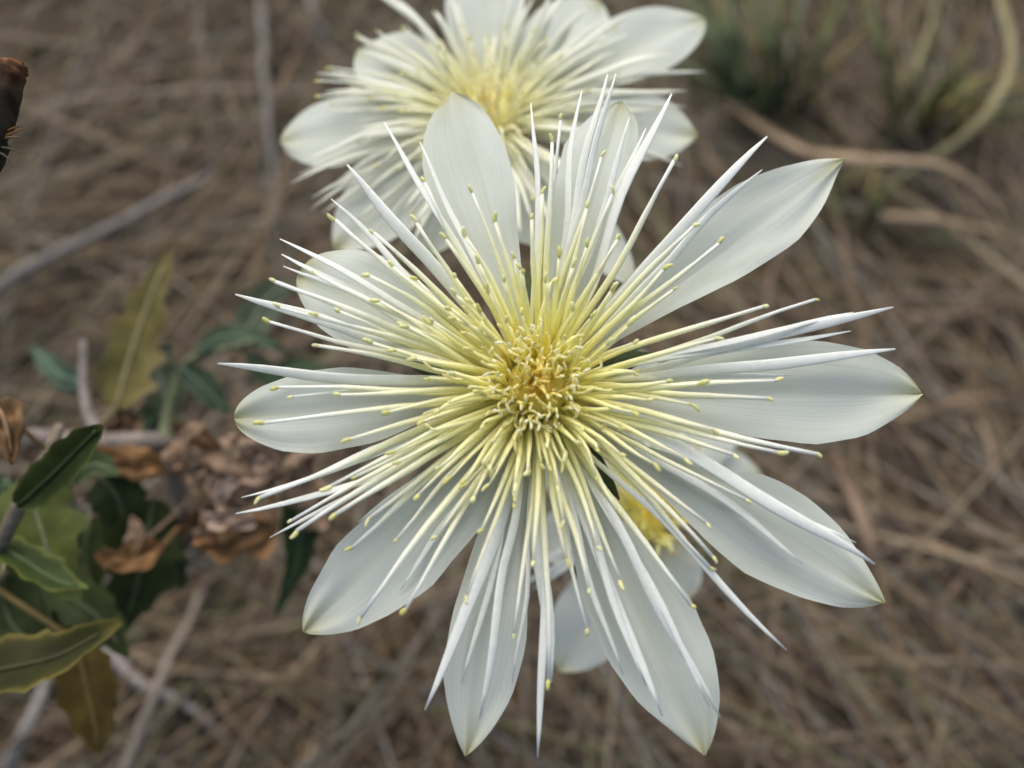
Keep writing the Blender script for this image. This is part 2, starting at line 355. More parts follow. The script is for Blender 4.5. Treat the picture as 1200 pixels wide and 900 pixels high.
# ------------------------------------------------------------------ flowers
PW = (.785, .835, .745)                     # petal white
def wob(path, amp, seed, fr):
    n = len(path)
    return [p + Vector((noise.noise(Vector((i/n*fr, seed*3.3, 0))), noise.noise(Vector((i/n*fr, seed*3.3, 9))), noise.noise(Vector((i/n*fr, seed*3.3, 17)))))*(amp*math.sin(math.pi*i/(n-1))*2) for i, p in enumerate(path)]
class Flower:
    def __init__(s, cpx, cpy, depth, axis, rootpt, label, yel=1.0):
        s.C = at(cpx, cpy, depth); s.A = axis.normalized(); s.depth = depth
        s.root = root('white_flower', rootpt, label, 'flower', 'many stamened white flowers'); s.yel = yel
        s.base = rootpt
    def tip(s, px, py, h): return hit(px, py, s.C + s.A*h, s.A)
    def rho(s, p):
        v = p - s.C; return (v - s.A*v.dot(s.A)).length
    def out(s, p):
        v = p - s.C; v = v - s.A*v.dot(s.A)
        return v.normalized() if v.length > 1e-9 else Vector((1, 0, 0))
    def fcol(s, p, white):
        r = s.rho(p)*1000
        if white: st = [(2, (.95, .86, .24)), (7, (.93, .90, .44)), (13, (.92, .925, .68)), (19, (.93, .945, .86)), (60, (.93, .945, .875))]
        else: st = [(1, (.96, .70, .12)), (3.5, (.96, .83, .20)), (8, (.95, .88, .32)), (14, (.92, .89, .42)), (24, (.88, .88, .58)), (34, (.89, .93, .76)), (60, (.89, .94, .82))]
        return lerp3((.87, .87, .66), ramp(st, r), s.yel)
    def petal(s, tip3, offL, offR, sag, fold, curl=0, seed=0, rows=26, cols=14, basew=None):
        """tip3 point; offL/offR functions t -> metres"""
        o = s.out(tip3); b = s.C + o*.0035 - s.A*.0015
        m = tip3 - b; L = m.length; mh = m/L
        sd = s.A.cross(mh).normalized(); n = mh.cross(sd)
        V = []; C = []; U = []
        for j in range(rows+1):
            q = j/rows; t = 1-(1-q)**1.7
            for i in range(cols+1):
                u = i/cols*2-1
                wv = offL(t) if u < 0 else offR(t)
                p = b + mh*(L*t) + sd*(u*wv)
                wn = max(abs(wv), 1e-5)
                z = sag*math.sin(math.pi*min(1, t*1.0)**.9) + fold*(abs(u)**1.4)*wn + curl*(u*u)*t*t*wn
                z += .0011*noise.noise(Vector((u*1.3+seed*3.1, t*3.2, seed)))*min(1, t*3)
                z += .0007*noise.noise(Vector((u*2.6+seed, t*7, seed+5)))*abs(u)*min(1, t*2)
                z -= .00025*math.exp(-(u/.07)**2)*min(1, t*4)          # midrib groove
                p = p + n*z
                V.append(p); U.append(((u+1)/2, t + seed*.37))
                c = ramp([(2, (.75, .70, .28)), (8, (.79, .79, .56)), (16, PW), (60, PW)], s.rho(p)*1000)
                tipf = max(0, (t-.86)/.14)**1.3*max(0, 1-abs(u)*.75*(1 if t < .97 else .3))
                c = lerp3(c, (.54, .52, .19), min(.75, tipf*(.8 + .5*noise.noise(Vector((seed*1.9, u*2, t*4))))))
                c = lerp3(c, (.66, .68, .47), .28*math.exp(-(u/.12)**2)*(.3+.7*t))
                C.append(c)
        k = cols+1; F = []
        for j in range(rows):
            for i in range(cols):
                a = j*k+i; F.append((a, a+1, a+k+1, a+k))
        return mesh_obj('petal', V, F, C, M['petal'], s.root, U)
    def petal_px(s, tip, A, B, h, sag, fold, curl=0, seed=0, pw=1.3):
        """outline of the two edges in photo pixels, laid on the petal's own plane"""
        T = s.tip(tip[0], tip[1], h); o = s.out(T); b = s.C + o*.0035 - s.A*.0015
        m = T - b; L = m.length; mh = m/L; sd = s.A.cross(mh).normalized(); n = mh.cross(sd)
        prof = []
        for side in (A, B):
            pts = []
            for x, y in side:
                q = hit(x, y, b, n) - b; pts.append((q.dot(mh)/L, q.dot(sd)))
            prof.append(sorted(pts))
        if np.mean([p[1] for p in prof[0]]) > np.mean([p[1] for p in prof[1]]): prof = prof[::-1]
        fs = []
        for pr in prof:
            tt = [0, .08] + [min(.992, p[0]) for p in pr] + [1.0]; vv = [.0012, .0016] + [abs(p[1]) for p in pr] + [0.0]
            g = np.linspace(0, 1, 401); f = np.interp(g, tt, np.array(vv)**pw)
            k = np.exp(-np.linspace(-2, 2, 35)**2); k /= k.sum()
            f = np.convolve(np.concatenate([np.full(17, f[0]), f, -f[-2:-19:-1]]), k, 'valid')
            f = np.maximum(f, 0)**(1/pw)
            f *= np.array([1 + .018*noise.noise(Vector((q*9, seed*2.2, len(fs)*5.0))) + .010*noise.noise(Vector((q*26, seed*1.2, len(fs)*5.0))) for q in g])
            fs.append(lambda t, g=g, f=f: max(0.0002, float(np.interp(t, g, f))))
        return s.petal(T, fs[0], fs[1], sag, fold, curl, seed)
    def petal_gen(s, T, width, sag, fold, curl=0, seed=0):
        def f(t): return max(.0002, width*.5*(.22 + .78*math.sin(math.pi*min(1, t/.68)/2)**1.5 if t < .68 else max(0, 1-((t-.68)/.32)**2.0)**.72))
        return s.petal(T, f, f, sag, fold, curl, seed, 20, 10)
    def strip(s, T, width, hb, seed=0, bend=.0, lift=.30, n=14):
        """broad petal-like filament: flat, tapering to a point"""
        o = s.out(T); sdv = s.A.cross(o)
        b = s.C + o*(.0038+.001*random.random()) + sdv*random.uniform(-.0008, .0008) + s.A*hb
        c = b.lerp(T, .45) + s.A*((T-b).length*lift*.5) + sdv*((T-b).length*bend)
        path = wob(quad(b, c, T, n), (T-b).length*.022, seed+.5, 2.2); V = []; F = []; C = []
        for i, p in enumerate(path):
            t = i/(n-1); tg = (path[min(i+1, n-1)] - path[max(i-1, 0)]).normalized()
            sd = tg.cross(s.A).normalized(); u = sd.cross(tg)
            w_ = width*.5*(.55 + .45*min(1, t/.4))*(1 if t < .66 else max(.12, (1-((t-.66)/.34)**1.9)*.86+.14))
            a = .5*math.sin(seed*5+t*2); sd, u = sd*math.cos(a)+u*math.sin(a), u*math.cos(a)-sd*math.sin(a)
            for k in range(8):
                g = 2*math.pi*k/8; V.append(p + sd*(w_*math.cos(g)) + u*(w_*.42*math.sin(g) + w_*.18*math.cos(g)**2))
            C += [s.fcol(p, True)]*8
        for i in range(n-1):
            for k in range(8):
                a = i*8+k; b2 = i*8+(k+1) % 8; F.append((a, b2, b2+8, a+8))
        F += [tuple(range(8))[::-1], tuple(8*(n-1)+k for k in range(8))]
        return mesh_obj('broad_filament', V, F, C, M['ribbon'], s.root)
    def stamen(s, T, rad, rb, lift=.4, bend=0, acol=(.66, .66, .27), hook=0, n=9, anther=True, name='stamen', asz=1.0):
        o = s.out(T); sdv = s.A.cross(o)
        b = s.C + o*rb + sdv*random.uniform(-.0012, .0012) + s.A*.001
        ln = (T-b).length
        c = b.lerp(T, .42) + s.A*(ln*lift*.5) + sdv*(ln*bend)
        path = wob(quad(b, c, T, n), ln*.018, random.random()*50, 2.0)
        if hook:
            d = (path[-1]-path[-2]).normalized(); sv = (sdv*random.uniform(-.8, .8) + s.A*random.uniform(-.5, .7) + o*random.uniform(-.1, .9)).normalized()
            path += [T + d*hook*.4 + sv*hook*.3, T + d*hook*.45 + sv*hook*.9]
        nn = len(path)
        rr = [rad*(.8 + .35*math.sin(math.pi*min(1, i/(nn-1)*1.1)))*(1 if i < nn-2 else .8) for i in range(nn)]
        V, F = tube(path, rr, 5, .7, s.A)
        C = [s.fcol(path[i//5], False) for i in range(len(V))]
        st = mesh_obj(name, V, F, C, M['filament'], s.root)
        if anther:
            e = path[-1]; d = (path[-1]-path[-2]).normalized()
            d = (d + sdv*random.uniform(-.5, .5) + s.A*random.uniform(-.3, .5)).normalized()
            la = random.uniform(.0008, .0017)*asz; ra = random.uniform(.00021, .00031)*asz; cv = (sdv*random.uniform(-1, 1) + s.A*random.uniform(-.4, 1)).normalized()
            pa = [e - d*la*.2, e - d*la*.08 + cv*la*.03, e + d*la*.2 + cv*la*.06, e + d*la*.5 + cv*la*.02, e + d*la*.75 - cv*la*.06, e + d*la*.88 - cv*la*.16]
            V, F = tube(pa, [ra*.5, ra*.85, ra*1.1, ra*1.0, ra*.85, ra*.35], 6, .7, s.A)
            jit = random.uniform(.85, 1.15)
            mesh_obj('anther', V, F, [tuple(min(.9, x*jit) for x in acol)]*len(V), M['anther'], st)
        return st
    def foot(s, ctrl, calyx=True):
        """seed tube, pointed sepals and the stem down to the soil"""
        e = s.C - s.A*.019
        V, F = tube([s.C - s.A*.0005, s.C - s.A*.004, s.C - s.A*.012, e], [.0042, .0046, .0038, .0024], 10)
        mesh_obj('seed_tube', V, F, [(.09, .12, .05)]*len(V), M['green'], s.root)
        path = bez([e, e - s.A*.02 + Vector((0, 0, -.01))] + [Vector(c) for c in ctrl] + [Vector(s.base) - Vector((0, 0, .012))], 26)
        V, F = tube(path, [.0021 + .0012*i/25 for i in range(26)], 8)
        mesh_obj('stem', V, F, [lerp3((.11, .14, .07), (.25, .20, .14), (i//8)/25) for i in range(len(V))], M['green'], s.root)
        a0 = Vector((1, 0, 0)); a0 = (a0 - s.A*a0.dot(s.A)).normalized(); a1 = s.A.cross(a0)
        for k in range(5):
            an = 2*math.pi*(k+.3)/5; o = a0*math.cos(an)+a1*math.sin(an)
            pts = [s.C + o*.0035 - s.A*.002, s.C + o*.010 - s.A*.0045, s.C + o*.017 - s.A*.008, s.C + o*.021 - s.A*.012]
            V, F = ribbon(pts, .0045, 9, .25, s.A, .95)
            mesh_obj('sepal', V, F, [(.10, .13, .05)]*len(V), M['leaf'], s.root)
        # small toothed bracts on the stem below the flower
        for k in range(3):
            p = path[3+k*3]; an = k*2.2+.6; o = Vector((math.cos(an), math.sin(an), .35))
            V, F = ribbon([p, p + o*.012 + Vector((0, 0, .002)), p + o*.026 - Vector((0, 0, .003))], .006, 8, .3, None, .9)
            mesh_obj('bract', V, F, [(.09, .125, .05)]*len(V), M['leaf'], s.root)
    def heart(s, R, n=90):
        """raised yellow middle and the short curled stamens crowding on it"""
        a0 = Vector((1, 0, 0)); a0 = (a0 - s.A*a0.dot(s.A)).normalized(); a1 = s.A.cross(a0)
        prof = [(.0048, -.001), (.0050, .0030), (.0044, .0055), (.0030, .0068), (.0012, .0070), (.0002, .0066)]
        V = []; F = []; C = []
        for r, z in prof:
            for k in range(16):
                an = 2*math.pi*k/16; V.append(s.C + a0*(r*math.cos(an)) + a1*(r*math.sin(an)) + s.A*z)
                C.append(lerp3((.87, .85, .55), (.92, .66, .10) if r < .003 else (.94, .82, .22), s.yel))
        for i in range(len(prof)-1):
            for k in range(16):
                a = i*16+k; b = i*16+(k+1) % 16; F.append((a, b, b+16, a+16))
        mesh_obj('disc', V, F, C, M['filament'], s.root)
        for k in range(n):
            an = random.random()*6.283; r = R*random.random()**.68; hh = .0100 + .0045*random.random() - .42*r
            o = a0*math.cos(an)+a1*math.sin(an)
            T = s.C + o*r + s.A*hh
            inner = 1-r/R
            s.stamen(T, random.uniform(.00017, .00024), min(.0044, r*.72+.0005), .5, random.uniform(-.12, .12), lerp3((.87, .86, .62), lerp3((.94, .91, .52), (.95, .77, .22), min(1, inner*1.2)), s.yel), .0007*random.uniform(.2, 1.6), 7, True, 'inner_stamen', .72)

# --- the large flower facing the lens
vd = ray(630, 455).normalized()
axis = (-vd*1.0 + Vector((0.02, 0.10, .10))).normalized()
B_MAIN = Vector((.045, .215, 0)); B_REAR = Vector((.02, .25, 0)); B_LOW = Vector((.085, .205, 0))
fl = Flower(630, 458, .1335, axis, B_MAIN, 'large open white flower facing up with dense yellow stamens, in front of the others')
PET = [  # tip, edge a, edge b, tip height, sag, fold, curl
    ((275, 490), [(520, 452), (460, 440), (400, 433), (355, 437), (310, 452), (286, 468)], [(500, 492), (440, 520), (375, 533), (335, 530), (300, 517), (280, 502)], .001, .002, .10, .0),
    ((350, 322), [(540, 372), (500, 340), (460, 308), (420, 294), (385, 296), (360, 306)], [(520, 420), (460, 425), (420, 415), (380, 390), (358, 360), (349, 340)], -.002, .003, .10, -.1),
    ((532, 108), [(575, 340), (540, 300), (512, 250), (496, 200), (495, 160), (510, 122)], [(612, 330), (606, 270), (603, 215), (590, 165), (568, 128), (550, 112)], -.004, .003, -.06, -.25),
    ((727, 119), [(635, 340), (640, 290), (648, 230), (660, 175), (690, 140), (712, 124)], [(690, 360), (705, 300), (728, 230), (745, 175), (748, 148), (738, 126)], -.004, .003, .10, -.1),
    ((990, 187), [(700, 368), (770, 292), (820, 250), (862, 222), (910, 202), (955, 188)], [(720, 403), (785, 370), (860, 334), (928, 290), (958, 250), (980, 205)], -.003, .003, .13, .0),
    ((1080, 461), [(760, 440), (820, 420), (880, 409), (950, 403), (1010, 412), (1052, 430)], [(760, 482), (800, 492), (870, 514), (945, 523), (1005, 513), (1056, 485)], .001, .003, .13, -.1),
    ((1036, 706), [(740, 520), (800, 540), (850, 553), (895, 558), (945, 584), (990, 625), (1020, 670)], [(720, 530), (780, 590), (830, 640), (870, 672), (935, 700), (985, 712), (1018, 712)], .002, .003, .08, -.1),
    ((826, 885), [(690, 545), (720, 605), (770, 655), (805, 700), (832, 755), (842, 815), (838, 855)], [(665, 570), (668, 640), (682, 705), (710, 770), (745, 820), (780, 850), (808, 874)], .002, .003, .08, -.1),
    ((545, 886), [(625, 560), (614, 630), (618, 695), (616, 755), (600, 815), (578, 852), (560, 874)], [(590, 560), (556, 640), (532, 715), (520, 785), (524, 820), (531, 850), (538, 874)], .002, .003, .08, -.1),
    ((356, 740), [(560, 540), (500, 568), (440, 600), (395, 640), (382, 665), (364, 695), (356, 720)], [(585, 590), (550, 635), (505, 688), (460, 718), (420, 737), (385, 743), (366, 742)], .001, .003, .05, .1),
]
for k, (t, a, b, h, sag, fold, curl) in enumerate(PET):
    fl.petal_px(t, a, b, h, sag, fold, curl, k+1, (2.2, 2.2, 2.0, 1.6, 1.25, 1.4, 1.3, 1.3, 1.3, 1.6)[k])
STRIP = [  # tip, width px, height, bend
    (255, 426, 13, .005, .03), (276, 345, 13, .007, .02), (328, 280, 9, .006, .0), (330, 298, 11, .005, .02), (332, 312, 7, .007, 0), (407, 193, 15, .006, .0),
    (388, 233, 8, .006, .0), (450, 143, 9, .002, .0), (492, 166, 8, .002, .0), (622, 120, 7, .004, .0), (682, 106, 9, .004, .0), (712, 87, 10, .006, .0),
    (722, 86, 9, .008, .01), (738, 137, 8, .005, .0), (787, 110, 13, .005, .01), (757, 150, 8, .003, .0), (899, 160, 13, .006, .01), (893, 199, 10, .005, .0),
    (1047, 360, 13, .007, -.03), (1000, 366, 7, .007, -.01), (997, 388, 9, .006, -.01), (1049, 409, 13, .005, -.03), (930, 440, 7, .004, 0),
    (1025, 661, 15, .007, .02), (1003, 636, 6, .007, .01), (940, 661, 10, .005, .03), (922, 762, 8, .007, -.05),
    (844, 841, 11, .006, .02), (831, 828, 8, .006, .01), (776, 839, 13, .006, .01), (757, 804, 9, .006, .0), (630, 888, 10, .005, .03), (646, 800, 17, .006, .0),
    (498, 832, 13, .006, .04), (562, 842, 11, .006, .01), (541, 800, 8, .005, .03), (276, 602, 8, .006, .12), (283, 583, 7, .006, .09), (316, 630, 6, .006, .03),
    (600, 800, 6, .004, 0), (420, 612, 9, .004, 0), (470, 690, 8, .004, 0), (360, 560, 9, .006, .02), (730, 790, 7, .005, 0), (870, 600, 7, .004, 0),
]
for k, (x, y, wp, h, bd) in enumerate(STRIP):
    fl.strip(fl.tip(x, y, h), wp*.000128, .0005, k, bd, .28)
ANTH = [(393,258),(322,330),(327,360),(315,377),(372,405),(372,322),(432,323),(443,352),(397,365),(372,370),(435,402),(478,383),(507,377),(487,418),(528,362),(533,345),(533,325),
 (545,277),(553,225),(497,213),(580,260),(560,308),(610,315),(623,257),(488,328),(460,313),(438,273),(522,280),(487,260),(503,443),(463,410),(532,437),(573,343),(603,303),
 (325,454),(343,465),(308,496),(398,463),(410,515),(455,483),(495,494),(468,541),(462,529),(418,558),(387,570),(305,583),(342,610),(348,622),(393,603),(413,642),(433,607),(465,632),
 (512,628),(490,580),(515,548),(528,560),(545,563),(575,546),(582,513),(555,583),(603,567),(602,591),(565,620),(618,552),(625,657),(602,742),(663,655),(690,690),(688,738),(727,680),
 (643,797),(810,709),(835,652),(832,665),(828,613),(475,715),(423,723),(547,699),(910,446),(900,467),(810,474),(820,450),(835,504),(957,532),(912,530),(860,533),(803,537),(875,586),
 (767,544),(742,483),(782,447),(723,597),(843,285),(778,315),(789,340),(718,342),(738,380),(838,397),(895,359),(955,351),(743,402),(723,282),(712,403),(693,372),
 (657,140),(647,167),(705,183),(790,188),(718,227),(635,227),(725,280),(688,243),(813,265),(688,288),(672,313),(717,340),(612,320),(662,397),(623,390),(593,377),(563,365),(505,378),
 (475,383),(487,420),(552,453),(580,513),(642,520),(662,530),(643,547),(675,518),(682,500),(727,532),(668,478),(695,370),(640,330),(655,300),(590,330),(660,610),(700,640),(655,570)]
for x, y in ANTH:
    r = math.hypot(x-630, y-455)
    h = .0125 - .004*min(1, r/330) + random.uniform(-.001, .0025)
    fl.stamen(fl.tip(x, y, h), random.uniform(.00029, .00043)*(1 if r < 200 else 1.15), random.uniform(.0025, .0045), random.uniform(.12, .4), random.uniform(-.03, .03), lerp3((.76, .75, .36), (.56, .55, .17), random.random()), asz=random.uniform(.9, 1.2))
for k in range(60):                       # unlisted short ones between them
    an = random.random()*6.283; r = 48 + 95*random.random()
    x, y = 630 + r*math.cos(an), 452 + r*math.sin(an)
    fl.stamen(fl.tip(x, y, random.uniform(.0075, .0125)), random.uniform(.00026, .00038), random.uniform(.002, .0044), random.uniform(.4, .9), random.uniform(-.08, .08), (.70, .64, .24), random.choice([0, .0006, .001]))
fl.heart(.0070, 165)
fl.foot([fl.C.lerp(B_MAIN, .5) + Vector((0, .01, -.01)), fl.C.lerp(B_MAIN, .8)])

# --- the rear flower
fr = Flower(574, 148, .187, Vector((-.02, -.16, 1)), B_REAR, 'white flower seen at a slant behind the large one, its stamens overlapping', .55)
R_PET = [((328, 166), .0182, .002), ((420, 58), .0182, .004), ((566, -45), .0172, .006), ((702, 0), .0172, .004), ((826, 21), .0172, .004), ((817, 158), .0176, 0), ((742, 334), .010, -.002), ((640, 290), .017, 0), ((500, 300), .012, -.001), ((392, 292), .0164, 0)]
for k, ((x, y), wd, h) in enumerate(R_PET):
    fr.petal_gen(fr.tip(x, y, h), wd, .003, .10, -.05, 21+k)
R_STRIP = [(372, 86, 8, .008), (381, 108, 8, .007), (352, 190, 8, .006), (340, 215, 9, .004), (363, 246, 6, .003), (392, 215, 8, .006), (365, 232, 6, .004), (826, 84, 7, .006), (745, 12, 10, .010), (736, 40, 7, .009),
    (485, 22, 9, .012), (512, 14, 9, .012), (497, 55, 8, .012), (645, -5, 9, .013), (662, -10, 11, .012), (618, -12, 9, .012), (600, -20, 8, .013), (690, 10, 9, .011), (712, 20, 8, .010), (536, 5, 8, .012),
    (452, 65, 8, .010), (425, 115, 9, .009), (410, 145, 8, .008), (430, 205, 8, .005), (415, 260, 8, .003), (440, 275, 7, .003), (378, 250, 7, .003), (780, 60, 8, .008), (790, 110, 7, .006), (765, 130, 8, .005), (755, 165, 7, .004), (700, 225, 8, .003), (800, 195, 7, .001), (660, 240, 8, .003),
    (400, 225, 7, .005), (350, 205, 7, .004), (390, 170, 8, .007), (470, 285, 7, .002), (740, 90, 8, .008), (720, 60, 8, .01)]
for k, (x, y, wp, h) in enumerate(R_STRIP):
    fr.strip(fr.tip(x, y, h), wp*.000162, .0005, k, random.uniform(-.03, .03), .35, 11)
for k in range(44):
    an = k/44*6.283 + random.uniform(-.1, .1); rr = random.uniform(.024, .040)
    fr.strip(fr.C + Vector((math.cos(an)*rr, math.sin(an)*rr, random.uniform(.003, .012))), random.uniform(.0009, .0017), .0005, k+.3, random.uniform(-.04, .04), .45, 11)
for k in range(90):
    an = random.random()*6.283; rr = random.uniform(.007, .034)
    T = fr.C + Vector((math.cos(an)*rr, math.sin(an)*rr, random.uniform(.010, .017) - rr*.15))
    fr.stamen(T, .00034, random.uniform(.002, .0045), random.uniform(.2, .6), random.uniform(-.05, .05), (.66, .60, .22), 0, 8)
fr.heart(.007, 70)
fr.foot([fr.C.lerp(B_REAR, .5), fr.C.lerp(B_REAR, .8)])

# --- the low, ageing flower underneath
fo = Flower(757, 605, .196, Vector((.12, -.32, 1)), B_LOW, 'lower white flower with browning yellow centre, mostly hidden under the large one', 1)
O_PET = [((655, 786), .016, 0), ((808, 702), .011, .003), ((893, 556), .017, .002), ((842, 455), .018, .004), ((742, 408), .018, .004), ((640, 520), .018, .002), ((620, 640), .012, .001), ((740, 745), .016, 0)]
for k, ((x, y), wd, h) in enumerate(O_PET):
    fo.petal_gen(fo.tip(x, y, h), wd, .003, .10, 0, 41+k)
O_STRIP = [(600, 690, 8), (612, 668, 6), (625, 690, 6), (775, 495, 9), (790, 505, 9), (805, 500, 8), (830, 515, 8), (840, 530, 8), (760, 490, 8), (700, 500, 7), (690, 680, 7), (860, 620, 7), (720, 720, 7)]
for k, (x, y, wp) in enumerate(O_STRIP):
    fo.strip(fo.tip(x, y, .004), wp*.00018, .0005, k, random.uniform(-.05, .05), .5, 11)
for k in range(60):
    an = random.random()*6.283; rr = random.uniform(.003, .013)
    T = fo.C + Vector((math.cos(an)*rr, math.sin(an)*rr, random.uniform(.008, .016)))
    fo.stamen(T, .00034, random.uniform(.002, .0045), random.uniform(.2, .6), random.uniform(-.2, .2), (.50, .33, .08), .0012, 8)
fo.heart(.006, 30)
fo.foot([fo.C.lerp(B_LOW, .5), fo.C.lerp(B_LOW, .8)])

# ------------------------------------------------------------------ leafy plants at the left
def leaf(rt, mid, wpx, col, edge, branches, teeth=5, amp=.25, roll=0, fold=.25, mat='leaf', crumple=0, seed=0, n=26, m=8, rib=None, label=None, prof=.42):
    """toothed leaf: mid = (px,py,depth) list from base to tip; width in photo pixels"""
    rib = rib or tuple(x*1.5+.02 for x in col)
    P3 = bez([at(*p) for p in mid], n); dep = mid[len(mid)//2][2]
    wd = wpx/FPX*dep*.5
    # walk back to the nearest twig with a short stalk
    b0 = P3[0]; br = min((q for b in branches for q in b), key=lambda q: (q-b0).length)
    V = []; C = []; F = []
    for i, p in enumerate(P3):
        t = i/(n-1); tg = (P3[min(i+1, n-1)] - P3[max(i-1, 0)]).normalized()
        nm = (CAM - p).normalized(); sd = tg.cross(nm).normalized(); nm = sd.cross(tg)
        sd, nm = sd*math.cos(roll)+nm*math.sin(roll), nm*math.cos(roll)-sd*math.sin(roll)
        base = math.sin(math.pi*min(1, (t*.97+.015))**(prof*1.6))**.85
        for k in range(m+1):
            u = k/m*2-1
            ph = t*teeth + (.35 if u > 0 else 0) + .3*noise.noise(Vector((seed, t*3, u > 0)))
            saw = abs((ph % 1.0) - .25)/.75 if ph % 1.0 > .25 else (1 - (ph % 1.0)/.25)
            wv = wd*base*(1 - amp*(1-saw)*abs(u)) + .00015
            wv *= 1 + (.2*noise.noise(Vector((seed*2.3, t*4, 3 if u > 0 else 9))) + .14*noise.noise(Vector((seed*1.3, t*15, 3 if u > 0 else 9))))*abs(u)
            z = -fold*abs(u)**1.3*wv*-1 + .12*wd*math.sin(t*9+seed+(2 if u > 0 else 0))*abs(u)
            if crumple: z += crumple*wd*noise.noise(Vector((t*4+seed, u*2.0, seed*1.7)))*1.8
            V.append(p + sd*(u*wv) + nm*z)
            c = lerp3(col, edge, max(0, abs(u)-.72)/.28*.9)
            c = lerp3(c, edge, max(0, t-.88)/.12*.7)
            v_ = 1 + .35*noise.noise(Vector((t*5+seed, u*2, seed)))
            C.append(tuple(x*v_ for x in c))
    k = m+1
    for i in range(n-1):
        for j in range(m):
            a = i*k+j; F.append((a, a+1, a+k+1, a+k))
    # a little thickness: a second skin just beneath
    o = mesh_obj('leaf' if mat == 'leaf' else 'dry_leaf', V, F, C, M[mat], rt)
    if label: o['label'] = label
    nm0 = [(CAM - p).normalized() for p in P3]
    pr = [br] + [b0.lerp(br, .5) + Vector((0, 0, -.001))] + [P3[i] + nm0[i]*.00015 for i in range(0, n-2, 2)]
    if len(pr) > 3:
        V2, F2 = tube(pr, [.0004 + wd*.035*(1-i/len(pr)) for i in range(len(pr))], 6)
        mesh_obj('midrib', V2, F2, [rib]*len(V2), M['green'], o)
    return o
def branch(rt, pts, r0, r1, col, mat='twig', name='stem'):
    path = bez(pts, 30)
    V, F = tube(path, [r0 + (r1-r0)*i/29 for i in range(30)], 8)
    mesh_obj(name, V, F, [col]*len(V), M[mat], rt)
    return path
DK, GR, BG, OLV, YB = (.030, .044, .010), (.11, .13, .032), (.10, .125, .08), (.19, .165, .055), (.17, .115, .03)
g1 = ground(-150, 905, 0)
r1 = root('leafy_plant', g1, 'toothed dark green leafy plant left of the shrivelled brown leaves', 'plant')
br1 = [branch(r1, [g1 - Vector((0, 0, .01)), at(-60, 820, .24), at(-20, 690, .185), at(14, 610, .168), at(48, 545, .166), at(70, 500, .172)], .0022, .0010, (.20, .165, .12)),
       branch(r1, [at(-20, 690, .185), at(40, 640, .20), at(120, 600, .213)], .0016, .001, (.18, .16, .10), name='side_stem')]
leaf(r1, [(22, 592, .158), (62, 556, .155), (100, 518, .152), (119, 498, .151)], 50, DK, (.10, .12, .03), br1, 4, .12, .25, .35, seed=1, rib=(.032, .044, .012), label='dark green leaf with pale rim, pointing up')
leaf(r1, [(30, 560, .182), (45, 610, .18), (62, 660, .178), (92, 704, .176)], 112, GR, (.10, .13, .04), br1, 4, .3, -.15, .3, seed=2, rib=(.15, .18, .08))
leaf(r1, [(-20, 628, .174), (25, 655, .172), (65, 680, .171), (102, 690, .17)], 52, (.055, .08, .022), (.22, .25, .06), br1, 5, .28, .6, .3, seed=3)
leaf(r1, [(180, 585, .213), (170, 640, .21), (160, 690, .208), (140, 745, .207)], 100, (.032, .046, .014), (.05, .06, .018), br1, 5, .35, .1, .2, seed=4)
leaf(r1, [(40, 650, .20), (55, 700, .198), (60, 745, .196), (45, 775, .195)], 90, (.045, .06, .022), (.06, .06, .02), br1, 4, .2, .1, .2, seed=5)
leaf(r1, [(-70, 800, .163), (0, 785, .162), (70, 768, .163), (141, 728, .165)], 84, (.034, .036, .009), (.20, .17, .04), br1, 5, .2, .55, .25, seed=6, rib=(.045, .048, .014), label='olive leaf with bright yellow rim')
leaf(r1, [(88, 750, .186), (100, 800, .19), (110, 845, .193), (116, 884, .196)], 66, YB, (.20, .13, .03), br1, 4, .2, .15, .25, seed=7, label='yellow brown drooping leaf')
for kk, (mdl, wl, cl) in enumerate([([(110, 600, .215), (100, 650, .213), (112, 705, .212)], 70, (.05, .07, .022)), ([(20, 600, .205), (15, 660, .203), (20, 720, .202)], 80, (.035, .06, .024)), ([(150, 600, .218), (190, 640, .216), (215, 690, .215)], 60, (.035, .055, .022)),
        ([(60, 690, .198), (110, 720, .197), (150, 770, .197)], 60, (.04, .055, .018)), ([(0, 700, .19), (20, 740, .188), (60, 760, .187)], 54, (.05, .065, .02)), ([(80, 560, .2), (110, 545, .198), (140, 555, .197)], 40, (.05, .075, .03)), ([(120, 700, .2), (100, 740, .199), (70, 790, .2)], 60, (.055, .06, .02))]):
    leaf(r1, mdl, wl, cl, tuple(x*1.5 for x in cl), br1, 4, .3, random.uniform(-.5, .5), .3, seed=60+kk)
leaf(r1, [(5, 560, .2), (0, 600, .2), (-10, 650, .2)], 70, (.045, .08, .035), (.05, .08, .03), br1, 3, .2, 0, .2, seed=8)
leaf(r1, [(120, 560, .205), (140, 590, .207), (150, 640, .21)], 70, (.035, .055, .02), (.05, .06, .02), br1, 4, .2, .2, .2, seed=9)
leaf(r1, [(-8, 470, .158), (6, 495, .156), (14, 545, .156)], 46, (.20, .12, .055), (.26, .17, .08), br1, 3, .2, .1, .2, mat='dry', crumple=.5, seed=10, label='curled brown dead leaf')

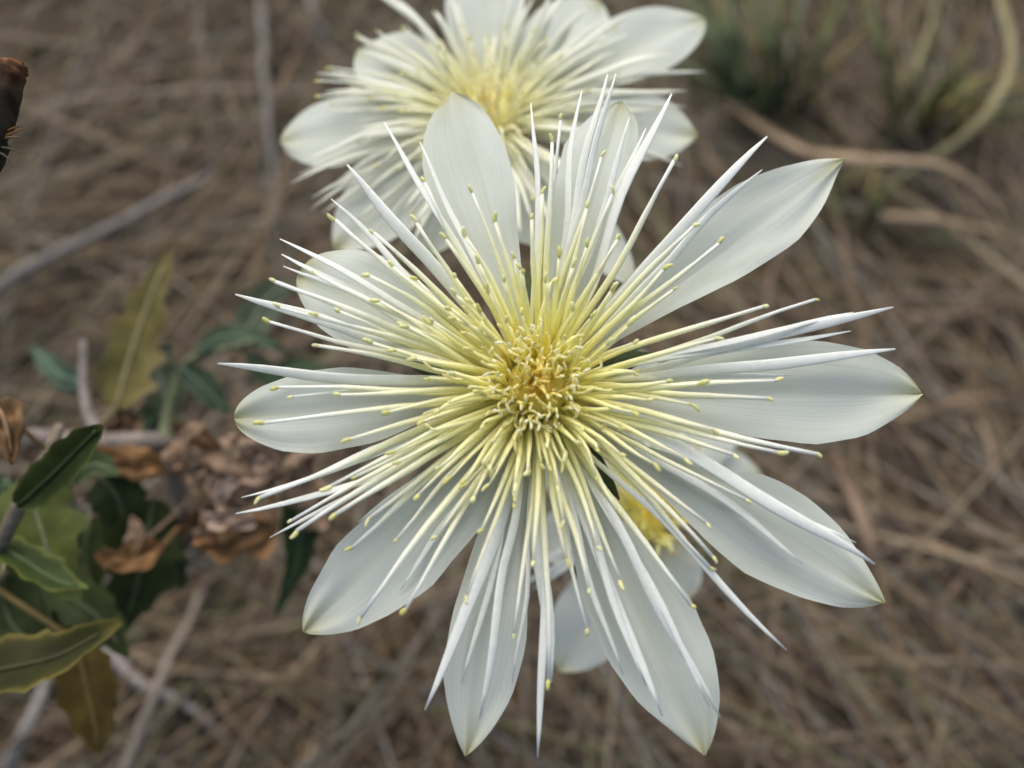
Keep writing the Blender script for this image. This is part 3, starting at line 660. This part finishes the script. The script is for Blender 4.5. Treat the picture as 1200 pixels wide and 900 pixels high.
g2 = ground(215, 640, 0)
r2 = root('withering_plant', g2, 'withering plant of grey green and shrivelled brown leaves beside the left petals', 'plant')
br2 = [branch(r2, [g2 - Vector((0, 0, .01)), at(212, 590, .30), at(200, 545, .25), at(190, 520, .225), at(120, 518, .22), at(32, 512, .215)], .0030, .0022, (.22, .19, .165)),
       branch(r2, [at(200, 545, .25), at(240, 560, .222), at(290, 560, .215), at(340, 550, .215)], .002, .001, (.2, .15, .1), name='side_stem'),
       branch(r2, [at(190, 520, .225), at(200, 470, .232), at(225, 420, .236), at(300, 400, .236)], .0016, .0008, (.16, .18, .1), name='side_stem'),
       branch(r2, [at(120, 518, .22), at(100, 470, .225), at(98, 400, .23)], .0018, .001, (.24, .21, .19), name='side_stem')]
leaf(r2, [(136, 478, .222), (152, 420, .224), (172, 360, .226), (203, 281, .229)], 88, OLV, (.22, .16, .10), br2, 4, .5, .1, .25, seed=11, prof=.34, rib=(.27, .24, .12), label='upright olive leaf with jagged brown edge')
leaf(r2, [(200, 490, .235), (190, 450, .237), (186, 425, .238), (200, 398, .24)], 50, BG, (.10, .14, .10), br2, 3, .15, -.2, .2, seed=12)
leaf(r2, [(232, 410, .235), (262, 394, .236), (300, 398, .237), (338, 412, .238)], 24, (.085, .13, .075), (.11, .15, .09), br2, 3, .1, .2, .2, seed=13)
leaf(r2, [(212, 430, .232), (235, 450, .231), (255, 470, .231), (272, 482, .23)], 34, (.045, .075, .045), (.06, .09, .05), br2, 3, .15, 0, .3, seed=14)
leaf(r2, [(98, 448, .235), (72, 440, .24), (52, 420, .243), (34, 406, .246)], 28, (.07, .115, .075), (.09, .13, .09), br2, 3, .1, .1, .2, seed=15)
leaf(r2, [(285, 400, .242), (300, 370, .245), (318, 345, .247), (345, 330, .25)], 46, BG, (.11, .14, .10), br2, 3, .15, .1, .2, seed=16)
leaf(r2, [(290, 420, .24), (320, 440, .242), (350, 430, .243), (390, 432, .244)], 30, (.06, .10, .05), (.08, .11, .06), br2, 3, .15, .1, .2, seed=17)
leaf(r2, [(340, 560, .222), (350, 610, .222), (348, 660, .222), (322, 722, .222)], 40, (.03, .055, .02), (.04, .065, .025), br2, 3, .12, .1, .2, seed=18, label='small dark green hanging leaf')
leaf(r2, [(165, 510, .235), (180, 490, .237), (205, 478, .238)], 34, (.06, .10, .055), (.08, .11, .06), br2, 3, .15, .1, .2, seed=19)
leaf(r2, [(135, 512, .225), (150, 498, .224), (140, 470, .224)], 40, (.16, .10, .06), (.20, .14, .09), br2, 3, .2, .3, .2, mat='dry', crumple=.6, seed=20)
TAN, ORB, PNK, DKB = (.36, .25, .165), (.27, .15, .065), (.40, .30, .23), (.13, .075, .04)
DRY = [([(190, 552, .21), (160, 543, .208), (130, 538, .206), (108, 528, .206)], 30, ORB), ([(320, 612, .21), (290, 626, .208), (258, 632, .207), (230, 628, .206)], 36, ORB),
    ([(245, 640, .207), (236, 625, .206), (240, 605, .206)], 14, TAN), ([(300, 580, .213), (270, 560, .21), (240, 545, .209), (205, 548, .208)], 34, TAN), ([(320, 570, .213), (300, 540, .21), (285, 520, .209), (262, 512, .21)], 26, TAN),
    ([(330, 560, .214), (312, 540, .211), (300, 525, .209), (290, 535, .207)], 24, PNK), ([(280, 600, .21), (262, 590, .208), (250, 570, .207), (255, 548, .207)], 20, PNK), ([(340, 590, .215), (345, 560, .213), (350, 540, .212), (370, 528, .212)], 36, TAN),
    ([(225, 560, .213), (215, 535, .21), (220, 515, .21), (240, 500, .212)], 24, TAN), ([(250, 600, .212), (225, 610, .21), (205, 625, .21)], 18, DKB), ([(190, 640, .206), (165, 655, .203), (140, 660, .202), (112, 652, .202)], 26, ORB),
    ([(300, 610, .208), (275, 608, .206), (250, 608, .205), (236, 600, .205)], 15, PNK), ([(360, 620, .22), (372, 590, .22), (366, 560, .22)], 30, TAN), ([(205, 520, .22), (230, 515, .218), (260, 530, .216)], 26, DKB),
    ([(275, 560, .207), (262, 572, .205), (255, 590, .205)], 12, (.42, .33, .26)), ([(315, 545, .206), (300, 560, .205), (280, 565, .205)], 14, (.40, .28, .2)), ([(150, 650, .204), (160, 625, .203), (155, 605, .204)], 14, TAN), ([(240, 540, .21), (225, 555, .208), (230, 580, .207)], 16, TAN)]
for k, (md, wp, c) in enumerate(DRY):
    leaf(r2, md, wp*1.45, c, tuple(min(.6, x*1.25) for x in c), br2, 3, .2, random.uniform(-.7, .7), random.uniform(.3, .8), mat='dry', crumple=.8, seed=30+k, n=16, m=6, rib=tuple(x*.8 for x in c))

# ------------------------------------------------------------------ dark bristly stalk tip at the left edge
gs = ground(-330, 420, 0)
r3 = root('dry_stalk', gs, 'dark brown bristly dead stalk tip standing at the far left', 'dry stalk')
st = bez([gs - Vector((0, 0, .01)), at(-240, 420, .25), at(-90, 300, .15), at(-14, 200, .131)], 26)
V, F = tube(st, [.0022 - .0006*i/25 for i in range(26)], 8); mesh_obj('stem', V, F, [(.10, .07, .045)]*len(V), M['twig'], r3)
hp = bez([at(-16, 204, .131), at(-3, 160, .130), at(7, 118, .129), at(14, 86, .1285), at(17, 72, .1285)], 22)
V = []; C = []
for i, p in enumerate(hp):
    t = i/21; tg = (hp[min(i+1, 21)]-hp[max(i-1, 0)]).normalized(); s_ = tg.cross(FW).normalized(); u_ = s_.cross(tg)
    for k in range(14):
        a = 2*math.pi*k/14; rr = .00185*(1 if t < .9 else 1-.25*(t-.9)/.1)*(.8+.2*math.sin(min(1, t*2)*1.57))
        rr *= 1 + .1*random.uniform(-1, 1) + .28*noise.noise(Vector((math.cos(a)*2, math.sin(a)*2, t*14))) + .12*noise.noise(Vector((math.cos(a)*5, math.sin(a)*5, t*40)))
        V.append(p + s_*(rr*math.cos(a)) + u_*(rr*math.sin(a)))
        C.append(lerp3((.035, .026, .018), (.20, .085, .03), max(0, min(1, (t-.55)/.35))*(.6+.9*noise.noise(Vector((a*1.5, t*26, 0))))))
        C[-1] = tuple(max(.008, x*(1+.9*noise.noise(Vector((a*2, t*40, 3))))) for x in C[-1])
F = [(i*14+k, i*14+(k+1) % 14, (i+1)*14+(k+1) % 14, (i+1)*14+k) for i in range(21) for k in range(14)] + [tuple(range(21*14, 22*14))]
mesh_obj('dead_head', V, F, C, M['twig'], r3)
for (x0, y0, x1, y1, c) in [(12, 158, 30, 151, (.35, .18, .06)), (10, 160, 26, 162, (.30, .2, .1)), (6, 170, 26, 181, (.12, .13, .07)), (14, 152, 26, 147, (.3, .16, .06)), (4, 176, 12, 190, (.1, .09, .05))]:
    V, F = tube(quad(at(x0-8, y0+2, .1295), at((x0+x1)/2, (y0+y1)/2-2, .129), at(x1, y1, .1288), 6), [.00022, .0002, .00017, .00013, .0001, .00005], 5)
    mesh_obj('bristle', V, F, [c]*len(V), M['dry'], r3)

for o in bpy.data.objects:
    if '_o' in o: del o['_o']
